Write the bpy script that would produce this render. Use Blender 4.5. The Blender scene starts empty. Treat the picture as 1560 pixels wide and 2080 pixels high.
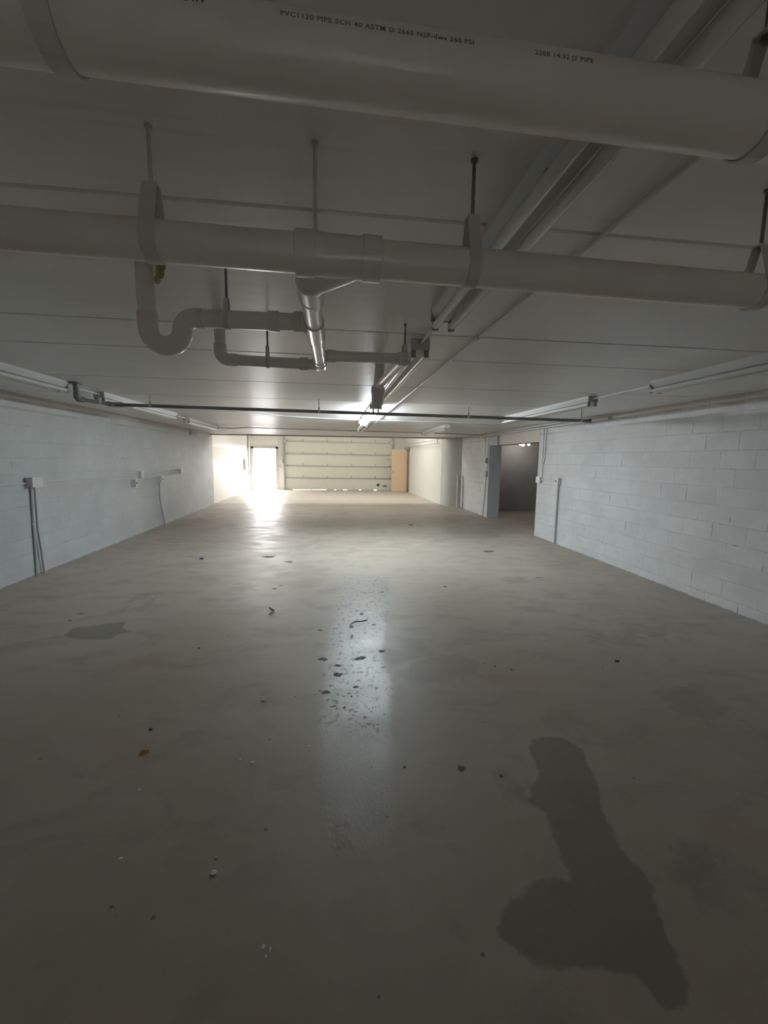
import bpy, bmesh, math, random
import numpy as np
from mathutils import Vector, Matrix

# ------------------------------------------------------------------ camera
S = bpy.context.scene
C = S.collection
EYE = np.array([0.0, 0.0, 1.588])
YAW, PITCH, ROLL, FPX = 0.12264702, 0.12493899, -0.01457486, 860.0


def view_rows():
    cy, sy, cp, sp = math.cos(YAW), math.sin(YAW), math.cos(PITCH), math.sin(PITCH)
    fwd = np.array([sy * cp, cy * cp, -sp])
    right = np.array([cy, -sy, 0.0])
    down = np.cross(fwd, right)
    r = math.cos(ROLL) * right + math.sin(ROLL) * down
    d = -math.sin(ROLL) * right + math.cos(ROLL) * down
    return np.array([r, d, fwd])


VR = view_rows()
cam_data = bpy.data.cameras.new('camera')
cam = bpy.data.objects.new('camera', cam_data)
C.objects.link(cam)
mw = Matrix.Identity(4)
for i in range(3):
    mw[i][0] = VR[0][i]
    mw[i][1] = -VR[1][i]
    mw[i][2] = -VR[2][i]
    mw[i][3] = EYE[i]
cam.matrix_world = mw
cam_data.sensor_fit = 'VERTICAL'
cam_data.sensor_height = 24.0
cam_data.lens = 24.0 * FPX / 2080.0
cam_data.clip_start = 0.02
cam_data.clip_end = 300
S.camera = cam


def at(x, y, **k):
    """room point seen at pixel (x, y) of the 1560x2080 photograph on the plane X=, Y= or Z="""
    d = VR.T @ np.array([(x - 780) / FPX, (y - 1040) / FPX, 1.0])
    for a, v in k.items():
        i = 'XYZ'.index(a)
        t = (v - EYE[i]) / d[i]
    return EYE + t * d


# ------------------------------------------------------------------ light and exposure
W = bpy.data.worlds.new('daylight')
S.world = W
W.use_nodes = True
bg = W.node_tree.nodes['Background']
bg.inputs['Color'].default_value = (1.0, 0.97, 0.96, 1)
bg.inputs['Strength'].default_value = 50.0

TUBE_EMIT = 155.0
BAY_W = 185.0


def area(name, loc, sx, sy, power, color, rot=(0, 0, 0)):
    l = bpy.data.lights.new(name, 'AREA')
    l.shape = 'RECTANGLE'
    l.size, l.size_y, l.energy, l.color = sx, sy, power, color
    o = bpy.data.objects.new(name, l)
    o.location, o.rotation_euler = loc, rot
    C.objects.link(o)
    return o


# the lamps under the high roof of the far bay
area('bay_lamp', (-1.2, 16.6, 3.8), 2.2, 1.2, BAY_W * .5, (1.0, 0.975, 0.91))
area('bay_lamp', (2.0, 16.6, 3.8), 2.2, 1.2, BAY_W * .5, (1.0, 0.975, 0.91))
# daylight comes in through the open walk door
portal = area('door_daylight', (-3.27, 21.5, 1.03), 1.14, 2.04, 0, (1, 1, 1), (-math.pi / 2, 0, 0))
portal.data.cycles.is_portal = True
# and through a gap under an unseen rear shutter, added to light the pipes
portal = area('added_shutter_daylight', (.2, -4.22, .08), 1.6, .16, 0, (1, 1, 1), (math.pi / 2, 0, 0))
portal.data.cycles.is_portal = True

S.view_settings.view_transform = 'Standard'
S.view_settings.look = 'None'
S.view_settings.gamma = 1
S.view_settings.exposure = 0.0
S.view_settings.use_curve_mapping = False
S.cycles.max_bounces = 10
S.cycles.diffuse_bounces = 7
S.cycles.sample_clamp_indirect = 6
S.cycles.use_denoising = True

R = random.Random(7)
ZC = 2.33          # underside of the ceiling planks
XL, XR = -3.87, 4.29
YD = 21.46         # inner face of the far wall


# ------------------------------------------------------------------ materials
def mat(name, col, rough=.5, metal=0, spec=.5, var=0, vscale=6, bump=0, bscale=60, emit=None, coat=0):
    m = bpy.data.materials.new(name)
    m.use_nodes = True
    nt = m.node_tree
    p = nt.nodes['Principled BSDF']
    p.inputs['Roughness'].default_value = rough
    p.inputs['Metallic'].default_value = metal
    p.inputs['Specular IOR Level'].default_value = spec
    p.inputs['Coat Weight'].default_value = coat
    tc = nt.nodes.new('ShaderNodeTexCoord')
    nz = nt.nodes.new('ShaderNodeTexNoise')
    nz.inputs['Scale'].default_value = vscale
    nz.inputs['Detail'].default_value = 5
    nt.links.new(tc.outputs['Object'], nz.inputs['Vector'])
    mx = nt.nodes.new('ShaderNodeMix')
    mx.data_type = 'RGBA'
    mx.inputs[6].default_value = tuple(c * (1 - var) for c in col) + (1,)
    mx.inputs[7].default_value = tuple(min(1, c * (1 + var)) for c in col) + (1,)
    nt.links.new(nz.outputs['Fac'], mx.inputs[0])
    nt.links.new(mx.outputs[2], p.inputs['Base Color'])
    if bump:
        n2 = nt.nodes.new('ShaderNodeTexNoise')
        n2.inputs['Scale'].default_value = bscale
        n2.inputs['Detail'].default_value = 6
        nt.links.new(tc.outputs['Object'], n2.inputs['Vector'])
        b = nt.nodes.new('ShaderNodeBump')
        b.inputs['Strength'].default_value = bump
        b.inputs['Distance'].default_value = .01
        nt.links.new(n2.outputs['Fac'], b.inputs['Height'])
        nt.links.new(b.outputs['Normal'], p.inputs['Normal'])
    if emit:
        p.inputs['Emission Color'].default_value = emit[0] + (1,)
        p.inputs['Emission Strength'].default_value = emit[1]
    return m


class NT:
    """small node-graph writer"""
    def __init__(s, name):
        s.m = bpy.data.materials.new(name)
        s.m.use_nodes = True
        s.t = s.m.node_tree
        s.p = s.t.nodes['Principled BSDF']

    def n(s, kind, **kw):
        nd = s.t.nodes.new('ShaderNode' + kind)
        for k, v in kw.items():
            setattr(nd, k, v)
        return nd

    def link(s, a, b):
        s.t.links.new(a, b)

    def math(s, op, a, b=None, c=None, clamp=False):
        nd = s.n('Math', operation=op, use_clamp=clamp)
        for i, v in enumerate((a, b, c)):
            if v is None:
                continue
            if isinstance(v, (int, float)):
                nd.inputs[i].default_value = v
            else:
                s.link(v, nd.inputs[i])
        return nd.outputs[0]

    def mix(s, fac, a, b):
        nd = s.n('Mix', data_type='RGBA')
        for i, v in ((0, fac), (6, a), (7, b)):
            if isinstance(v, (int, float)):
                nd.inputs[i].default_value = v
            elif isinstance(v, tuple):
                nd.inputs[i].default_value = v + (1,)
            else:
                s.link(v, nd.inputs[i])
        return nd.outputs[2]

    def noise(s, vec, scale, detail=4, rough=.5, dist=0):
        nd = s.n('TexNoise')
        nd.inputs['Scale'].default_value = scale
        nd.inputs['Detail'].default_value = detail
        nd.inputs['Roughness'].default_value = rough
        nd.inputs['Distortion'].default_value = dist
        s.link(vec, nd.inputs['Vector'])
        return nd.outputs['Fac']

    def ramp(s, v, lo, hi, smooth=True):
        nd = s.n('MapRange', interpolation_type='SMOOTHSTEP' if smooth else 'LINEAR')
        nd.inputs['From Min'].default_value = lo
        nd.inputs['From Max'].default_value = hi
        if isinstance(v, (int, float)):
            nd.inputs['Value'].default_value = v
        else:
            s.link(v, nd.inputs['Value'])
        return nd.outputs['Result']

    def pos(s):
        g = s.n('NewGeometry')
        sp = s.n('SeparateXYZ')
        s.link(g.outputs['Position'], sp.inputs[0])
        return g.outputs['Position'], sp.outputs

    def scaled(s, v, sc):
        nd = s.n('Mapping')
        nd.inputs['Scale'].default_value = sc
        s.link(v, nd.inputs['Vector'])
        return nd.outputs[0]

    def bump(s, h, strength, dist, normal=None):
        nd = s.n('Bump')
        nd.inputs['Strength'].default_value = strength
        nd.inputs['Distance'].default_value = dist
        s.link(h, nd.inputs['Height'])
        if normal is not None:
            s.link(normal, nd.inputs['Normal'])
        return nd.outputs['Normal']


def block_wall_mat(name, col, joint, vis, band=True, joint_dark=.55):
    """painted concrete block: 406 x 203 mm running bond"""
    g = NT(name)
    P, (x, y, z) = g.pos()
    cmb = g.n('CombineXYZ')
    g.link(y, cmb.inputs[0])
    zz = g.math('SUBTRACT', z, .107 - .2032)
    g.link(zz, cmb.inputs[1])
    br = g.n('TexBrick')
    br.offset = .5
    br.inputs['Scale'].default_value = 1.0
    br.inputs['Brick Width'].default_value = .4064
    br.inputs['Row Height'].default_value = .2032
    br.inputs['Mortar Size'].default_value = joint
    br.inputs['Mortar Smooth'].default_value = .6
    br.inputs['Color1'].default_value = (0, 0, 0, 1)
    br.inputs['Color2'].default_value = (1, 1, 1, 1)
    g.link(cmb.outputs[0], br.inputs['Vector'])
    tint = br.outputs['Color']
    mort = br.outputs['Fac']
    big = g.noise(P, 1.3, 4, .55)
    mid = g.noise(P, 9, 5, .6)
    fine = g.noise(P, 130, 4, .7)
    base = g.mix(g.ramp(big, .3, .7), tuple(c * .88 for c in col), col)
    base = g.mix(g.math('MULTIPLY', g.ramp(mid, .45, .75), .25), base, tuple(c * .8 for c in col))
    t2 = g.math('MULTIPLY', g.math('MULTIPLY', tint, .16), 1.0)
    base = g.mix(t2, base, tuple(c * .55 for c in col))
    # joints only read in places, and open up into dark cracks here and there
    jm = g.math('MULTIPLY', mort, g.ramp(g.noise(P, 2.6, 3, .6), .38, .62))
    base = g.mix(g.math('MULTIPLY', jm, vis), base, tuple(c * joint_dark for c in col))
    fr = g.math('ABSOLUTE', g.math('SUBTRACT', g.math('FRACT', g.math('DIVIDE', zz, .2032)), .5))
    flat = g.math('GREATER_THAN', fr, .455)
    csel = g.math('ADD', g.noise(g.scaled(P, (1, 1.4, 1.1)), 3.4, 2, .5), g.math('MULTIPLY', flat, -.075))
    crack = g.math('MULTIPLY', mort, g.ramp(csel, .60, .66))
    base = g.mix(g.math('MULTIPLY', crack, .75), base, (.09, .09, .085))
    cloud = g.noise(g.scaled(P, (1, 1.2, 2.0)), 1.9, 5, .62)
    base = g.mix(g.math('MULTIPLY', g.ramp(cloud, .42, .66), .20), base, (.42, .395, .39))
    # drip streaks of thin paint
    st = g.noise(g.scaled(P, (1, 16, .8)), 1.0, 3, .6)
    base = g.mix(g.math('MULTIPLY', g.ramp(st, .5, .8), .18), base, tuple(c * .7 for c in col))
    # old nail holes and chips
    vo = g.n('TexVoronoi', feature='F1')
    vo.inputs['Scale'].default_value = 1.7
    g.link(P, vo.inputs['Vector'])
    chip = g.math('LESS_THAN', vo.outputs['Distance'], .02)
    base = g.mix(g.math('MULTIPLY', chip, .8), base, (.12, .11, .1))
    if band:
        # unpainted strip under the ceiling
        e = g.math('ADD', z, g.math('MULTIPLY', g.math('SUBTRACT', g.noise(P, 3.0, 5, .6), .5), .14))
        top = g.ramp(e, 2.235, 2.25)
        base = g.mix(g.math('MULTIPLY', top, .6), base, (.40, .345, .295))
        e2 = g.math('ABSOLUTE', g.math('SUBTRACT', z, 2.135))
        sm = g.math('MULTIPLY', g.ramp(e2, .022, .012), g.ramp(g.noise(g.scaled(P, (1, .5, 1)), 1.1, 3), .46, .54))
        base = g.mix(g.math('MULTIPLY', sm, .42), base, (.36, .29, .25))
    # scuffed foot of the wall
    ft = g.math('ADD', z, g.math('MULTIPLY', g.math('SUBTRACT', g.noise(P, 11, 5, .7), .5), .05))
    base = g.mix(g.math('MULTIPLY', g.ramp(ft, .022, .0), .6), base, (.13, .12, .105))
    g.link(base, g.p.inputs['Base Color'])
    g.p.inputs['Roughness'].default_value = .55
    h = g.math('SUBTRACT', g.math('MULTIPLY', fine, .18), g.math('MULTIPLY', mort, .9))
    nrm = g.bump(h, .55, .006)
    g.link(nrm, g.p.inputs['Normal'])
    return g.m


def floor_mat():
    g = NT('concrete_floor')
    P, (x, y, z) = g.pos()

    def attr(nm):
        a = g.n('Attribute', attribute_name=nm)
        return a.outputs['Fac']
    n_edge = g.math('SUBTRACT', g.noise(P, 9, 7, .68), .5)
    n_edge2 = g.math('SUBTRACT', g.noise(P, 45, 4, .65), .5)
    edge = g.math('ADD', g.math('MULTIPLY', n_edge, .09), g.math('MULTIPLY', n_edge2, .02))

    def zone(nm, soft):
        return g.ramp(g.math('ADD', attr(nm), edge), -soft, soft)
    damp, faint, seal = zone('damp', .012), g.ramp(g.math('ADD', attr('faint'), g.math('MULTIPLY', n_edge, .34)), -.05, .05), zone('seal', .03)
    spot = g.ramp(g.math('ADD', attr('spot'), g.math('MULTIPLY', n_edge2, .02)), -.004, .004)
    big = g.noise(P, .55, 4, .55)
    mid = g.noise(g.scaled(P, (1, 1.6, 1)), 2.2, 6, .62, .6)
    fine = g.noise(P, 38, 6, .7)
    grit = g.noise(P, 240, 3, .7)
    col = g.mix(g.ramp(big, .35, .65), (.36, .312, .256), (.42, .376, .322))
    col = g.mix(g.math('MULTIPLY', g.ramp(mid, .48, .72), .55), col, (.27, .24, .20))
    col = g.mix(g.math('MULTIPLY', g.ramp(fine, .55, .8), .35), col, (.22, .2, .175))
    col = g.mix(g.math('MULTIPLY', g.ramp(grit, .35, .7), .25), col, (.24, .225, .2))
    rust = g.math('MULTIPLY', g.ramp(g.noise(P, 1.1, 3, .5), .56, .72), .4)
    col = g.mix(rust, col, (.31, .225, .15))
    # dark specks of dirt and rubber
    sp = g.n('TexVoronoi', feature='F1')
    sp.inputs['Scale'].default_value = 5.5
    g.link(g.scaled(P, (1, 1, 1)), sp.inputs['Vector'])
    spk = g.math('LESS_THAN', sp.outputs['Distance'], .045)
    col = g.mix(g.math('MULTIPLY', spk, .7), col, (.10, .09, .08))
    col = g.mix(g.math('MULTIPLY', seal, .35), col, (.33, .33, .32))
    blot = g.math('MULTIPLY', seal, g.ramp(g.noise(g.scaled(P, (1, .8, 1)), 22, 7, .78), .535, .60))
    blot = g.math('MULTIPLY', blot, g.ramp(y, float(at(740, 1500, Z=0)[1]) - .15, float(at(740, 1500, Z=0)[1]) + .25))
    col = g.mix(g.math('MULTIPLY', g.ramp(y, 14.6, 15.1), .6), col, (.52, .48, .43))  # bay floor colour paled to carry the brighter light there
    col = g.mix(g.math('MULTIPLY', blot, .7), col, (.14, .14, .135))
    col = g.mix(g.math('MULTIPLY', faint, .36), col, (.17, .155, .135))
    col = g.mix(g.math('MULTIPLY', damp, .52), col, (.10, .094, .082))
    col = g.mix(g.math('MULTIPLY', spot, .8), col, (.05, .045, .04))
    g.link(col, g.p.inputs['Base Color'])
    r = g.math('ADD', g.math('MULTIPLY', g.ramp(mid, .3, .7), .14), .385)
    r = g.math('ADD', r, g.math('MULTIPLY', fine, .08))
    r = g.math('SUBTRACT', r, g.math('MULTIPLY', seal, .16))
    r = g.math('ADD', r, g.math('MULTIPLY', blot, .3))
    r = g.math('ADD', r, g.math('MULTIPLY', spot, .35))
    r = g.math('SUBTRACT', r, g.math('MULTIPLY', faint, .05))
    g.link(r, g.p.inputs['Roughness'])
    g.p.inputs['Specular IOR Level'].default_value = .5
    h = g.math('ADD', g.math('MULTIPLY', g.noise(P, 5, 6, .6), .8), g.math('MULTIPLY', fine, .25))
    h = g.math('ADD', h, g.math('MULTIPLY', seal, g.math('MULTIPLY', g.noise(g.scaled(P, (1, .7, 1)), 60, 5, .7), .8)))
    g.link(g.bump(h, .22, .01), g.p.inputs['Normal'])
    return g.m


def ceiling_mat():
    g = NT('painted_planks')
    P, (x, y, z) = g.pos()
    big = g.noise(P, .8, 4, .5)
    streak = g.noise(g.scaled(P, (.6, 22, 1)), 1.0, 4, .6)
    fine = g.noise(P, 160, 4, .7)
    col = g.mix(g.ramp(big, .35, .65), (.75, .735, .715), (.83, .815, .79))
    col = g.mix(g.math('MULTIPLY', g.ramp(streak, .5, .75), .2), col, (.56, .55, .53))
    g.link(col, g.p.inputs['Base Color'])
    g.p.inputs['Roughness'].default_value = .36
    h = g.math('ADD', g.math('MULTIPLY', streak, 1.0), g.math('MULTIPLY', fine, .12))
    # faint form line along the middle of every plank
    g.link(g.bump(h, .35, .004), g.p.inputs['Normal'])
    return g.m


M = {}
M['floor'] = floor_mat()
M['ceil'] = ceiling_mat()
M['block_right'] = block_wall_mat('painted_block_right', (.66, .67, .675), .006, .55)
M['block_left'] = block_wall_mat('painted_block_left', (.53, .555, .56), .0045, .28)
M['block_rear'] = block_wall_mat('painted_block_rear', (.6, .6, .6), .006, .4, False)
M['smooth'] = mat('white_painted_concrete', (.74, .735, .70), .5, var=.06, vscale=3, bump=.25, bscale=35)
M['bay'] = mat('bay_plaster', (.72, .71, .66), .6, var=.05, vscale=2)
M['greengrey'] = mat('grey_green_paint', (.48, .49, .45), .5, var=.1, vscale=4, bump=.15)
M['greysteel'] = mat('grey_painted_steel', (.46, .48, .49), .45, var=.06, vscale=5)
M['lintel'] = mat('lintel_paint', (.62, .55, .50), .6, var=.08, vscale=5, bump=.2)
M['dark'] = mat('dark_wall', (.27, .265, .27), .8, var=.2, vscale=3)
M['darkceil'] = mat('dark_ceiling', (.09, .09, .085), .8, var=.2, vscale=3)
M['pvc'] = mat('white_plastic_pipe', (.86, .83, .79), .30, var=.05, vscale=5, coat=.0)
M['pvc_hub'] = mat('white_plastic_fitting', (.82, .79, .76), .25, var=.04, vscale=6)
M['strap'] = mat('galvanised_strap', (.64, .62, .59), .5, metal=0, var=.15, vscale=20)
M['rod'] = mat('threaded_rod_steel', (.24, .235, .22), .5, metal=.7, var=.2, vscale=50)
M['iron'] = mat('black_iron', (.22, .22, .225), .45, metal=.1, var=.2, vscale=20)
M['enamel'] = mat('white_enamel', (.66, .67, .66), .3, var=.03, vscale=5)
M['enamel_end'] = mat('end_cap_enamel', (.50, .51, .51), .35, var=.05, vscale=9)
M['tube_off'] = mat('unlit_tube_glass', (.72, .73, .71), .12, var=.02)
M['tube_on'] = mat('lit_tube_glass', (.9, .95, 1), .2, emit=((.84, .95, 1.0), TUBE_EMIT))
M['holder'] = mat('lampholder_plastic', (.30, .30, .28), .4, var=.1, vscale=20)
M['conduit'] = mat('painted_conduit', (.66, .67, .66), .25, var=.06, vscale=10)
M['conduit_grey'] = mat('galvanised_conduit', (.44, .46, .465), .35, metal=.2, var=.1, vscale=10)
M['box'] = mat('painted_box', (.60, .61, .60), .4, var=.05, vscale=10)
M['box_grey'] = mat('grey_box', (.30, .32, .31), .45, var=.08, vscale=10)
M['black'] = mat('black_plastic', (.03, .03, .03), .5)
M['cream'] = mat('cream_door_steel', (.70, .70, .62), .45, var=.03, vscale=3)
M['rail'] = mat('galvanised_rail', (.44, .45, .45), .4, metal=.4, var=.08, vscale=8)
M['tan'] = mat('tan_door_paint', (.66, .50, .34), .45, var=.05, vscale=2)
M['tanframe'] = mat('brown_frame_paint', (.42, .32, .28), .5, var=.08)
M['pinkframe'] = mat('door_frame_paint', (.50, .45, .45), .45, var=.08)
M['brass'] = mat('dull_brass', (.45, .36, .2), .35, metal=.8)
M['foam'] = mat('yellow_foam', (.34, .30, .14), .8, var=.3, vscale=40, bump=.6)
M['ink'] = mat('stencil_ink', (.16, .15, .13), .7)
M['outside'] = mat('outside_paving', (.6, .6, .58), .8, var=.1)
M['chip'] = mat('paint_chip', (.66, .66, .62), .7, var=.1, vscale=60)
M['crumb'] = mat('dark_crumb', (.07, .065, .055), .8, var=.3, vscale=60)
M['leaf'] = mat('dry_leaf', (.30, .14, .05), .7, var=.3, vscale=60)
M['rag'] = mat('blue_scrap', (.10, .12, .24), .8, var=.2, vscale=60)
M['bulb'] = mat('lit_bulb', (1, .95, .85), .3, emit=((1, .93, .82), 120))
M['panelwhite'] = mat('white_board', (.78, .77, .73), .6, var=.03)


# ------------------------------------------------------------------ mesh helpers
def obj(name, bm, m=None, parent=None, smooth=False):
    me = bpy.data.meshes.new(name)
    bmesh.ops.recalc_face_normals(bm, faces=bm.faces[:])
    bm.to_mesh(me)
    bm.free()
    if m is not None:
        me.materials.append(m)
    if smooth:
        me.polygons.foreach_set('use_smooth', [True] * len(me.polygons))
        me.set_sharp_from_angle(angle=math.radians(40))
    o = bpy.data.objects.new(name, me)
    C.objects.link(o)
    if parent is not None:
        o.parent = parent
        o.matrix_parent_inverse = Matrix.Translation(-Vector(parent.location)) if parent.location.length else Matrix.Identity(4)
    return o


def tag(o, label, cat, group=None, kind=None):
    if label:
        o['label'] = label
    if cat:
        o['category'] = cat
    if group:
        o['group'] = group
    if kind:
        o['kind'] = kind
    return o


def thing(name, label, cat, loc=(0, 0, 0), group=None):
    o = bpy.data.objects.new(name, None)
    o.empty_display_size = .05
    C.objects.link(o)
    o.location = loc
    return tag(o, label, cat, group)


def struct(name, bm, m, smooth=False):
    o = obj(name, bm, m, smooth=smooth)
    o['kind'] = 'structure'
    return o


def box(bm, x0, x1, y0, y1, z0, z1, bevel=0):
    vs = [bm.verts.new((x, y, z)) for x in (x0, x1) for y in (y0, y1) for z in (z0, z1)]
    fs = [(0, 1, 3, 2), (4, 6, 7, 5), (0, 4, 5, 1), (2, 3, 7, 6), (0, 2, 6, 4), (1, 5, 7, 3)]
    faces = [bm.faces.new([vs[i] for i in f]) for f in fs]
    if bevel:
        es = list({e for f in faces for e in f.edges})
        bmesh.ops.bevel(bm, geom=es, offset=bevel, segments=2, affect='EDGES', profile=.6)
    return bm


def B(*a, **k):
    return box(bmesh.new(), *a, **k)


def rounded(pts, rad, n=8):
    """polyline with its inner corners rounded; rad may be one number or one per inner corner"""
    pts = [Vector(p) for p in pts]
    out = [pts[0]]
    for i in range(1, len(pts) - 1):
        r = rad[i - 1] if isinstance(rad, (list, tuple)) else rad
        a, b, c = pts[i - 1], pts[i], pts[i + 1]
        u, v = (a - b).normalized(), (c - b).normalized()
        ang = u.angle(v)
        if ang > 3.1 or r <= 0:
            out.append(b)
            continue
        d = min(r / math.tan(ang / 2), (a - b).length * .49, (c - b).length * .49)
        r2 = d * math.tan(ang / 2)
        cen = b + (u + v).normalized() * (r2 / math.sin(ang / 2))
        p0, p1 = b + u * d, b + v * d
        e0, e1 = (p0 - cen), (p1 - cen)
        th = e0.angle(e1)
        for k in range(n + 1):
            t = k / n
            out.append(cen + (e0 * math.sin((1 - t) * th) + e1 * math.sin(t * th)) / math.sin(th))
    out.append(pts[-1])
    return out


def tube(bm, pts, r, seg=20, caps=True, radii=None):
    pts = [Vector(p) for p in pts]
    n = len(pts)
    tans = []
    for i in range(n):
        a = pts[max(i - 1, 0)]
        b = pts[min(i + 1, n - 1)]
        if 0 < i < n - 1:
            t = (pts[i] - a).normalized() + (b - pts[i]).normalized()
        else:
            t = b - a
        tans.append(t.normalized())
    ref = Vector((0, 0, 1)) if abs(tans[0].z) < .9 else Vector((1, 0, 0))
    nrm = (ref - tans[0] * ref.dot(tans[0])).normalized()
    rings = []
    for i in range(n):
        nrm = (nrm - tans[i] * nrm.dot(tans[i])).normalized()
        bi = tans[i].cross(nrm)
        rr = radii[i] if radii else r
        rings.append([bm.verts.new(pts[i] + (nrm * math.cos(2 * math.pi * k / seg) + bi * math.sin(2 * math.pi * k / seg)) * rr) for k in range(seg)])
    for a, b in zip(rings, rings[1:]):
        for k in range(seg):
            bm.faces.new((a[k], a[(k + 1) % seg], b[(k + 1) % seg], b[k]))
    if caps:
        bm.faces.new(rings[0])
        bm.faces.new(rings[-1])
    return bm


def T(pts, r, **k):
    return tube(bmesh.new(), pts, r, **k)


def hub(bm, a, b, r, lip=.004, seg=28):
    """a socket collar: slightly chamfered short sleeve from a to b"""
    a, b = Vector(a), Vector(b)
    d = (b - a)
    L = d.length
    e = min(.0012, L * .2)
    u = d.normalized()
    return tube(bm, [a, a + u * e, b - u * e, b], r, seg=seg, radii=[r - lip, r, r, r - lip])


def disc_lathe(bm, c, axis, prof, seg=24):
    """prof: list of (offset along axis, radius)"""
    c, ax = Vector(c), Vector(axis).normalized()
    return tube(bm, [c + ax * p[0] for p in prof], 1, seg=seg, radii=[p[1] for p in prof])


def flat_outline(bm, pts, z0, z1):
    lo = [bm.verts.new((p[0], p[1], z0)) for p in pts]
    hi = [bm.verts.new((p[0], p[1], z1)) for p in pts]
    bm.faces.new(lo)
    bm.faces.new(hi)
    n = len(pts)
    for i in range(n):
        bm.faces.new((lo[i], lo[(i + 1) % n], hi[(i + 1) % n], hi[i]))
    return bm


def kids(o):
    return [c for c in bpy.data.objects if c.parent == o]


def copy_tree(o, delta, label=None, parent=None):
    c = o.copy()
    C.objects.link(c)
    if parent is None:
        c.location = Vector(o.location) + Vector(delta)
        if label:
            c['label'] = label
    else:
        c.parent = parent
    for k in kids(o):
        copy_tree(k, delta, parent=c)
    return c


# ------------------------------------------------------------------ floor
def sdf(px, py, poly):
    poly = np.array(poly, float)
    n = len(poly)
    d = np.full(px.shape, 1e9)
    inside = np.zeros(px.shape, bool)
    for i in range(n):
        a, b = poly[i], poly[(i + 1) % n]
        e = b - a
        wx, wy = px - a[0], py - a[1]
        t = np.clip((wx * e[0] + wy * e[1]) / max(1e-12, e @ e), 0, 1)
        d = np.minimum(d, np.hypot(wx - e[0] * t, wy - e[1] * t))
        cond = ((a[1] > py) != (b[1] > py))
        xs = a[0] + (py - a[1]) / (e[1] if abs(e[1]) > 1e-12 else 1e-12) * e[0]
        inside ^= cond & (px < xs)
    return np.where(inside, d, -d)


def fl(*pix):
    return [at(x, y, Z=0)[:2] for x, y in pix]


def blob(x, y, rx, ry, n=14):
    """small stain whose outline in the photograph is about rx by ry pixels"""
    out = []
    for k in range(n):
        q = R.uniform(.5, 1.3)
        out.append((x + rx * math.cos(2 * math.pi * k / n) * q, y + ry * math.sin(2 * math.pi * k / n) * q))
    return fl(*out)


damp = [
    fl((127, 1290), (150, 1276), (205, 1269), (255, 1262), (248, 1275), (264, 1284), (235, 1290), (225, 1298), (180, 1300), (150, 1298)),
    fl((1068, 1515), (1100, 1497), (1150, 1500), (1183, 1522), (1197, 1560), (1213, 1590), (1222, 1640), (1240, 1680), (1275, 1740),
       (1300, 1765), (1322, 1800), (1335, 1850), (1360, 1910), (1383, 1950), (1397, 2000), (1388, 2045), (1362, 2062), (1335, 2040),
       (1300, 1985), (1200, 1960), (1090, 1960), (1010, 1900), (1020, 1850), (1050, 1822), (1080, 1800), (1110, 1783), (1165, 1792),
       (1140, 1740), (1120, 1690), (1105, 1650), (1078, 1630), (1075, 1600), (1100, 1575), (1085, 1545)),
]
faint = [
    blob(500, 1192, 36, 11), blob(640, 1178, 30, 6), blob(1044, 1178, 32, 9), blob(1215, 1298, 24, 12), blob(1275, 1303, 34, 15),
    blob(1386, 1291, 18, 10), blob(1340, 1290, 16, 5), blob(1125, 1210, 26, 7), blob(680, 1197, 26, 4), blob(480, 1218, 16, 5),
    fl((1010, 1575), (1032, 1592), (1036, 1622), (1078, 1632), (1075, 1600), (1050, 1580)),
    fl((808, 1365), (840, 1340), (900, 1330), (950, 1335), (982, 1352), (968, 1372), (905, 1386), (842, 1390)),
    fl((895, 1072), (975, 1064), (1040, 1064), (1060, 1080), (985, 1096), (925, 1092)),
    fl((436, 1023), (600, 1022.5), (890, 1023), (920, 1031), (600, 1028.5), (436, 1028)),
    fl((740, 1250), (800, 1242), (830, 1255), (790, 1262), (748, 1262)),
    fl((722, 1302), (800, 1290), (850, 1300), (880, 1330), (800, 1350), (760, 1345)),
    fl((1330, 1400), (1420, 1390), (1480, 1440), (1440, 1470), (1360, 1440)),
    fl((1380, 1700), (1440, 1720), (1480, 1840), (1420, 1830), (1370, 1770)),
    fl((250, 1240), (262, 1214), (300, 1205), (315, 1215), (300, 1238), (276, 1243), (286, 1232), (298, 1218), (280, 1214), (262, 1228)),
]
seal = [fl((655, 1330), (690, 1215), (705, 1170), (795, 1170), (790, 1260), (775, 1330), (800, 1385), (793, 1440), (795, 1520),
           (799, 1640), (800, 1760), (670, 1760), (645, 1560))]
spot = [blob(x, y, a, b) for x, y, a, b in (
    (685, 1370, 13, 5), (733, 1337, 12, 5), (687, 1351, 9, 3), (723, 1395, 7, 3), (656, 1339, 9, 4), (658, 1406, 12, 4),
    (761, 1445, 5, 3), (766, 1472, 4, 3), (722, 1446, 6, 2), (713, 1487, 4, 2), (714, 1272, 5, 4), (735, 1247, 6, 3),
    (725, 1241, 4, 2), (680, 1434, 9, 3), (698, 1436, 5, 4), (715, 1292, 3, 5), (760, 1269, 8, 3), (775, 1323, 7, 3),
    (936, 1560, 11, 9), (1017, 1577, 6, 5), (282, 1261, 0.5, .5), (142, 1260, 5, 2), (164, 1246, 9, 1.6), (1093, 1173, 7, 1.2),
    (990, 1120, 12, 2), (835, 1066, 8, 1.6), (545, 1131, 16, 2), (586, 1141, 12, 1.6), (1253, 1343, 5, 2.5), (558, 1196, 5, 2),
    (570, 1190, 5, 1.5), (650, 1280, 7, 1.6), (310, 1190, 6, 1))]


def grid_axis(breaks):
    out = []
    for a, b, s in breaks:
        n = max(1, int(round((b - a) / s)))
        out += [a + (b - a) * i / n for i in range(n)]
    return np.array(out + [breaks[-1][1]])


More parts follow.
